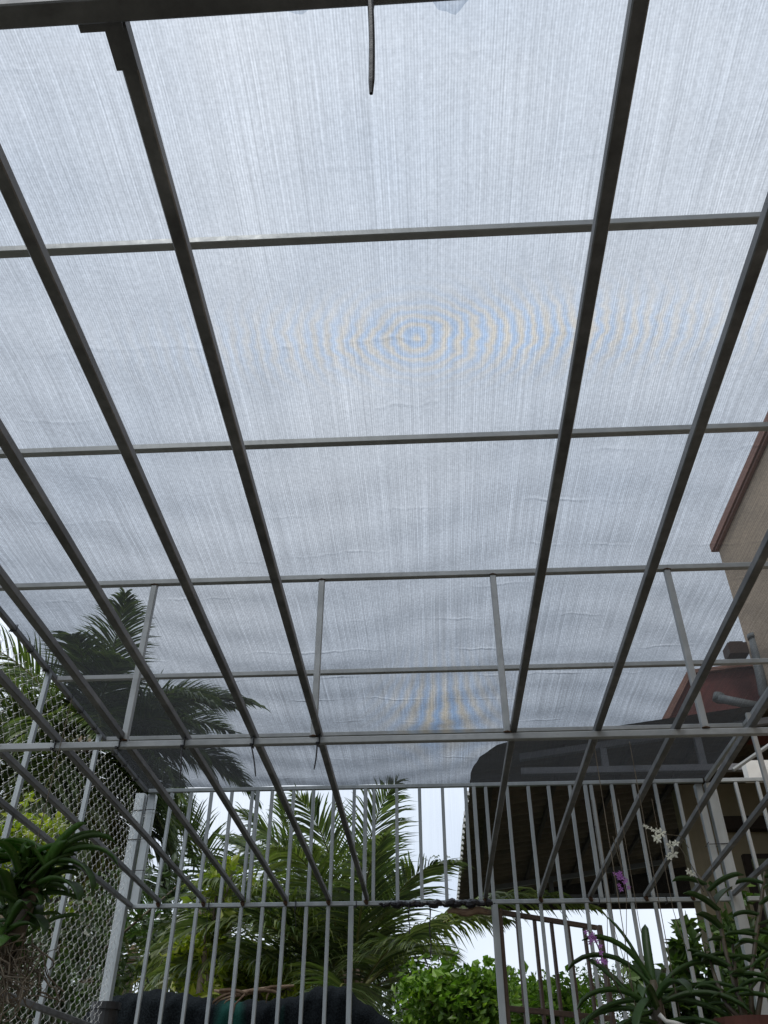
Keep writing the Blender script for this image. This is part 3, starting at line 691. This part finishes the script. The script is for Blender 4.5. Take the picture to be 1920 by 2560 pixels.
# dark netting thrown over a heap behind the left pickets
prof = [(215, 2500), (270, 2480), (345, 2468), (420, 2474), (480, 2481), (560, 2480), (640, 2474), (700, 2470), (745, 2460), (775, 2450), (865, 2452), (885, 2490), (920, 2512), (962, 2540), (1010, 2585)]
pr = [at_y(x, y, 5.15) for x, y in prof]
def topz(x):
    for p, q in zip(pr, pr[1:]):
        if x <= q.x: u = (x-p.x)/(q.x-p.x); return p.z+(q.z-p.z)*u
    return pr[-1].z
b = MB(); xs = np.linspace(pr[0].x, pr[-1].x, 150); nv = 46
vs = []
for j in range(nv):
    v = j/(nv-1)
    for x in xs:
        z = topz(x)+.005*math.sin(x*37+3*math.sin(5*x))+.004*math.sin(x*83+1)
        if v < .25: a = v/.25*PI/2; yy_ = 5.45-.30*math.sin(a)*1.0; zz = z-.10*(1-math.cos(a))-.02*math.sin(5*x)
        else: u = (v-.25)/.75; yy_ = 5.15-.10*u+(.012*math.sin(9*x+2.5*u+1.5*math.sin(4*x))+.005*math.sin(23*x+2*u))*u+.006*math.sin(27*x+9*u+2*math.sin(7*x)); zz = (z-.10)*(1-u)+.02*u
        vs.append((x, yy_+.008*math.sin(61*x+23*v), zz))
b.v = vs; nx = len(xs); b.f = [(j*nx+i, j*nx+i+1, (j+1)*nx+i+1, (j+1)*nx+i) for j in range(nv-1) for i in range(nx-1)]
tag(b.build('draped_netting', DRAPE, None, True), 'dark navy netting draped over a heap behind the left pickets', 'netting')
b = MB(); p = Vector((-1.600, D2+.03, 0))
zt = at_y(265, 2505, D2).z
b.tube([(p.x, p.y, .06), (p.x, p.y, zt-.03), (p.x, p.y, zt-.03), (p.x, p.y, zt)], [.063, .063, .070, .070], 20)
tag(b.build('pipe_sleeve', BLACK_PVC, None), 'black plastic sleeve round the foot of the left corner post', 'sleeve')
# dead frond lying on the netting
df = thing('dead_frond', 'dried brown frond lying on top of the dark netting', 'dead leaf', at_y(600, 2470, 5.1))
b = MB(); pts = [at_y(x, y, 5.05) for x, y in ((535, 2476), (560, 2482), (595, 2485), (640, 2477), (690, 2469), (735, 2464))]
b.tube(pts, [.006, .012, .016, .014, .012, .006], 6); b.build('stalk', DEAD, df, True)
for q in (((580, 2490), (550, 2500), (538, 2512)), ((590, 2490), (565, 2503), (560, 2510)), ((612, 2486), (588, 2510), (580, 2545)), ((675, 2476), (668, 2490), (665, 2508))):
    b = MB(); b.tube([at_y(x, y, 5.02) for x, y in q], [.006, .005, .002], 5); b.build('strip', DEAD, df, True)

# ---- orchids
def strap(parent, base, az, el, L, w, droop, ml=L_ORCH, name='leaf', fold=.35, twist=0.0):
    n = 9; p = Vector(base); b = MB(); vs = []
    for i in range(n+1):
        s = i/n; e_ = el-droop*s**1.3; a_ = az+twist*s
        d = Vector((math.cos(a_)*math.cos(e_), math.sin(a_)*math.cos(e_), math.sin(e_)))
        side = Vector((-math.sin(a_), math.cos(a_), 0)); up = side.cross(d)*-1
        if up.z < 0 and e_ < PI/2: up = -up
        ww = w*(.75+.5*s if s < .3 else (.9+.1*math.cos((s-.3)*2)))*(1 if s < .8 else max(.05, math.sqrt(max(0, 1-((s-.8)/.2)**2))))
        vs += [p-side*ww/2+up*ww*fold, p, p+side*ww/2+up*ww*fold, p-up*.0022]
        p = p+d*(L/n)
    fs = []
    for i in range(n):
        a = 4*i; c = a+4
        fs += [(a, a+1, c+1, c), (a+1, a+2, c+2, c+1), (a+2, a+3, c+3, c+2), (a+3, a, c, c+3)]
    b.add(vs, fs)
    return b.build(name, ml, parent, True)
def wire_hang(parent, p, zt, r_=.0012):
    b = MB(); b.tube([p, (p[0], p[1], zt)], r_, 5); b.build('hanging_wire', ROOT, parent)
def flower(parent, c, face, size, ml, r):
    f = Vector(face).normalized(); x = f.cross(Vector((0, 0, 1)))
    if x.length < .1: x = Vector((1, 0, 0))
    x.normalize(); y = x.cross(f); c = Vector(c); b = MB()
    for k in range(5):
        a = PI/2+k*2*PI/5+r.uniform(-.15, .15)
        d = x*math.cos(a)+y*math.sin(a); sdv = f.cross(d)
        l = size*r.uniform(.45, .56); w = l*.52; t = f*size*r.uniform(-.08, .12)
        b.add([c, c+d*l*.55+sdv*w*.5+t*.6, c+d*l+t, c+d*l*.55-sdv*w*.5+t*.6, c+d*l*.55+t*.4+f*size*.03], [(0, 1, 4), (1, 2, 4), (2, 3, 4), (3, 0, 4)])
    b.add([c+f*size*.04, c+f*size*.14+x*size*.09-y*size*.10, c+f*size*.12-y*size*.30, c+f*size*.14-x*size*.09-y*size*.10], [(0, 1, 2), (0, 2, 3)])
    b.build('flower', ml, parent)

for x, y, az, L_, w_, el_ in ((548, 2480, 8, .15, .035, 2), (620, 2482, -4, .18, .03, 5), (700, 2468, 176, .12, .025, -4), (575, 2486, 200, .10, .025, -20)):
    strap(df, at_y(x, y, 5.03), math.radians(az), math.radians(el_), L_, w_, math.radians(25), DEAD, 'sheath', .5, rnd.uniform(-.5, .5))
# left: hanging clump with bare roots
r = random.Random(41)
oc = at_y(75, 2215, 2.15)
lo = thing('hanging_orchid', 'large dark leafy orchid hanging at the left with a ball of bare roots', 'orchid', oc)
b = MB(); b.tube([oc+Vector((-.02, 0, -.17)), oc+Vector((0, 0, -.05)), oc+Vector((.01, .01, .05))], [.03, .022, .012], 8); b.build('stem', CANE, lo, True)
wire_hang(lo, oc+Vector((-.01, 0, 0)), ZB)
for k in range(74):
    h = r.uniform(-.14, .06); az = r.uniform(0, 2*PI)
    strap(lo, oc+Vector((r.uniform(-.07, .04), r.uniform(-.05, .05), h)), az, math.radians(r.uniform(5, 65)), r.uniform(.09, .16), r.uniform(.024, .036), math.radians(r.uniform(25, 95)), L_ORCH_B, 'leaf', .2, r.uniform(-.4, .4))
for (a, e_, l) in ((10, 58, .19), (-5, 35, .21), (25, 70, .17), (60, 60, .17), (185, 40, .17), (165, 60, .16), (-20, 10, .20), (200, 15, .2)):
    strap(lo, oc+Vector((.03, 0, .045)), math.radians(a), math.radians(e_), l, .027, math.radians(95), L_ORCH_B, 'leaf', .28)
rb = MB()
for k in range(95):
    p = oc+Vector((r.uniform(-.10, .04), r.uniform(-.05, .05), r.uniform(-.16, -.11))); pts = [p]
    d = Vector((r.gauss(0, .7), r.gauss(0, .7), -1)).normalized()
    for i in range(9):
        d = (d+Vector((r.gauss(0, .5), r.gauss(0, .5), r.gauss(-.12, .4)))).normalized(); p = p+d*r.uniform(.014, .026); pts.append(p)
    rb.tube(pts, r.uniform(.0010, .0022), 4, False)
stuff(rb.build('roots', ROOT, lo, True))

# right: strap-leaved vanda in a basket
vc = at_y(1640, 2505, 2.55)
vo = thing('strap_leaf_orchid', 'strap-leaved orchid arching from a hanging basket at the bottom right', 'orchid', vc)
b = MB(); b.tube([vc+Vector((0, 0, -.16)), vc, vc+Vector((0, 0, .05))], [.022, .018, .01], 8); b.build('stem', CANE, vo, True)
for (a, e_, l, dr, w) in ((172, 55, .30, 110, .026), (185, 38, .27, 95, .028), (160, 20, .26, 70, .028), (200, 65, .27, 90, .026), (178, 5, .24, 55, .028),
                          (5, 50, .29, 85, .030), (12, 34, .30, 80, .030), (-12, 20, .28, 70, .030), (25, 8, .26, 55, .028), (-4, 0, .25, 50, .028),
                          (120, 78, .20, 40, .026), (75, 84, .22, 30, .026), (150, 82, .30, 35, .018), (60, 60, .2, 70, .028), (250, 40, .24, 90, .03), (290, 30, .24, 80, .03),
                          (220, 10, .24, 60, .03), (320, 10, .25, 60, .03), (195, -15, .22, 50, .028), (-15, -18, .22, 50, .028), (240, -10, .2, 50, .03), (300, -15, .2, 50, .03)):
    strap(vo, vc+Vector((0, 0, r.uniform(-.07, .03))), math.radians(a+r.uniform(-6, 6)), math.radians(e_), l*.88, w*.9, math.radians(dr), L_ORCH, 'leaf', .38, r.uniform(-.2, .2))
strap(vo, at_y(1565, 2480, 2.55), math.radians(152), math.radians(46), .125, .034, math.radians(8), L_ORCH, 'leaf', .3)
b = MB(); pts = [at_y(x, y, 2.5) for x, y in ((1648, 2535), (1665, 2553), (1690, 2558), (1715, 2566))]; b.tube(pts, [.006, .0055, .0055, .005], 7); b.build('aerial_root', WHITEPAINT, vo, True)
bk = MB()
for k in range(10):
    a = 2*PI*k/10; bk.tube([vc+Vector((.06*math.cos(a), .06*math.sin(a), -.09)), vc+Vector((.045*math.cos(a), .045*math.sin(a), -.22))], .005, 5)
for z in (-.09, -.15, -.22): bk.tube([vc+Vector((.058*math.cos(2*PI*k/16), .058*math.sin(2*PI*k/16), z)) for k in range(17)], .006, 5)
bk.build('basket', BLACK_PVC, vo)
for s in (-1, 1): wire_hang(vo, vc+Vector((.055*s, 0, -.09)), ZB)
# its lower purple flower spike
sp = [at_y(x, y, 2.5) for x, y in ((1560, 2500), (1530, 2440), (1510, 2405), (1495, 2365), (1480, 2335), (1465, 2322))]
b = MB(); b.tube(sp, [.002]*6, 5); b.build('flower_stem', CANE, vo, True)
for x, y in ((1465, 2330), (1474, 2342), (1483, 2336), (1480, 2350), (1474, 2356), (1490, 2352), (1500, 2365), (1503, 2382), (1494, 2403), (1505, 2402), (1513, 2406), (1486, 2345)):
    flower(vo, at_y(x+r.uniform(-2, 2), y, 2.49+r.uniform(-.01, .01)), (r.uniform(-.6, .4), -1, r.uniform(-.4, .4)), (.0165), L_PURP, r)

us = at_y(1556, 2205, 2.7)
uo = thing('orchid_spray', 'small bunch of purple orchid flowers hanging against the dark awning', 'orchid', us)
b = MB(); b.tube([at_y(x, y, 2.7) for x, y in ((1532, 2090), (1545, 2140), (1558, 2185), (1562, 2222))], .0014, 5); b.build('flower_stem', CANE, uo)
for k in range(13):
    flower(uo, us+Vector((r.uniform(-.017, .017), r.uniform(-.012, .012), r.uniform(-.024, .026))), (r.uniform(-.6, .6), -1, r.uniform(-.5, .3)), (.0165), L_PURP, r)

def white_spray(path, fl, label, Y, size, cols=L_WHITE):
    o = thing('orchid_spray', label, 'orchid', at_y(*path[0], Y), 'white orchid sprays')
    b = MB(); b.tube([at_y(x, y, Y) for x, y in path], .0013, 5); b.build('flower_stem', CANE, o)
    for x, y, s in fl: flower(o, at_y(x, y, Y-.01), (r.uniform(-.5, .5), -1, r.uniform(-.5, .2)), size*s, cols, r)
white_spray(((1722, 2120), (1700, 2090), (1660, 2085), (1625, 2072), (1605, 2060)), ((1640, 2092, 1), (1653, 2082, 1.1), (1646, 2098, .9), (1630, 2074, .6), (1618, 2068, .5), (1641, 2077, .6), (1611, 2064, .4)), 'white orchid spray with yellowish buds in front of the awning, upper one', 2.5, .029)
white_spray(((1745, 2190), (1720, 2150), (1695, 2110), (1680, 2105)), ((1676, 2113, 1), (1690, 2108, .9), (1683, 2135, 1.1), (1672, 2142, .8)), 'white orchid spray hanging on a bar, lower one', 2.5, .028)
white_spray(((1760, 2230), (1740, 2195), (1722, 2175)), ((1722, 2179, .8), (1730, 2184, .7)), 'single pale orchid bloom above the tall cane leaves', 2.5, .028)

# right: tall cane orchid in a clay pot
pc = at_y(1872, 2562, 2.5)
co = thing('cane_orchid', 'tall dark cane orchid with paired leaves in a clay pot at the right edge', 'orchid', pc)
b = MB(); b.tube([pc+Vector((0, 0, -.16)), pc+Vector((0, 0, -.02)), pc+Vector((0, 0, -.018)), pc+Vector((0, 0, .012)), pc+Vector((0, 0, .010)), pc+Vector((0, 0, -.02))], [.060, .078, .088, .088, .078, .074], 20); b.build('pot', CLAY, co)
for path, sz in (((( 1870, 2552), (1838, 2470), (1812, 2370), (1795, 2280), (1765, 2215), (1742, 2185)), .066), (((1880, 2552), (1876, 2450), (1890, 2340), (1905, 2240), (1912, 2180)), .06),
                 (((1860, 2552), (1845, 2500), (1836, 2420), (1832, 2360)), .055), (((1892, 2552), (1905, 2470), (1925, 2380), (1945, 2300)), .06), (((1855, 2552), (1815, 2510), (1790, 2450), (1775, 2400)), .05)):
    P = [at_y(x, y, 2.5+.05*k/len(path)) for k, (x, y) in enumerate(path)]
    b = MB(); b.tube(P, [.007]+[.0058]*(len(P)-2)+[.003], 7); cn = b.build('cane', CANE, co, True)
    tot = (len(P)-1)*4
    for i in range(3, tot+1):
        u = i/4; k = min(len(P)-2, int(u)); p = P[k].lerp(P[k+1], u-k)
        if r.random() < .42: continue
        az = (0 if i % 2 else PI)+r.uniform(-.6, .6)
        strap(cn, p, az, math.radians(r.uniform(5, 45)), sz*r.uniform(1.15, 1.7), sz*.50, math.radians(r.uniform(20, 70)), L_ORCH, 'leaf', .22)
# thin wires hanging free on the right
for k, (q) in enumerate((((1518, 2260), (1519, 2470)), ((1566, 2240), (1566, 2330), (1556, 2470)), ((1538, 2330), (1560, 2400), (1578, 2470)), ((1600, 2320), (1620, 2390), (1624, 2470)), ((1683, 2275), (1697, 2320), (1720, 2380)), ((1800, 2260), (1801, 2390)))):
    b = MB(); top = at_y(*q[0], 3.1); pts = [(top.x, top.y, ZB+.004)]+[at_y(x, y, 3.1) for x, y in q]
    b.tube(pts, .0011, 5); tag(b.build('hanging_wire', ROOT), 'thin loose wire hanging from the bars on the right', 'wire', 'thin wires hanging on the right')
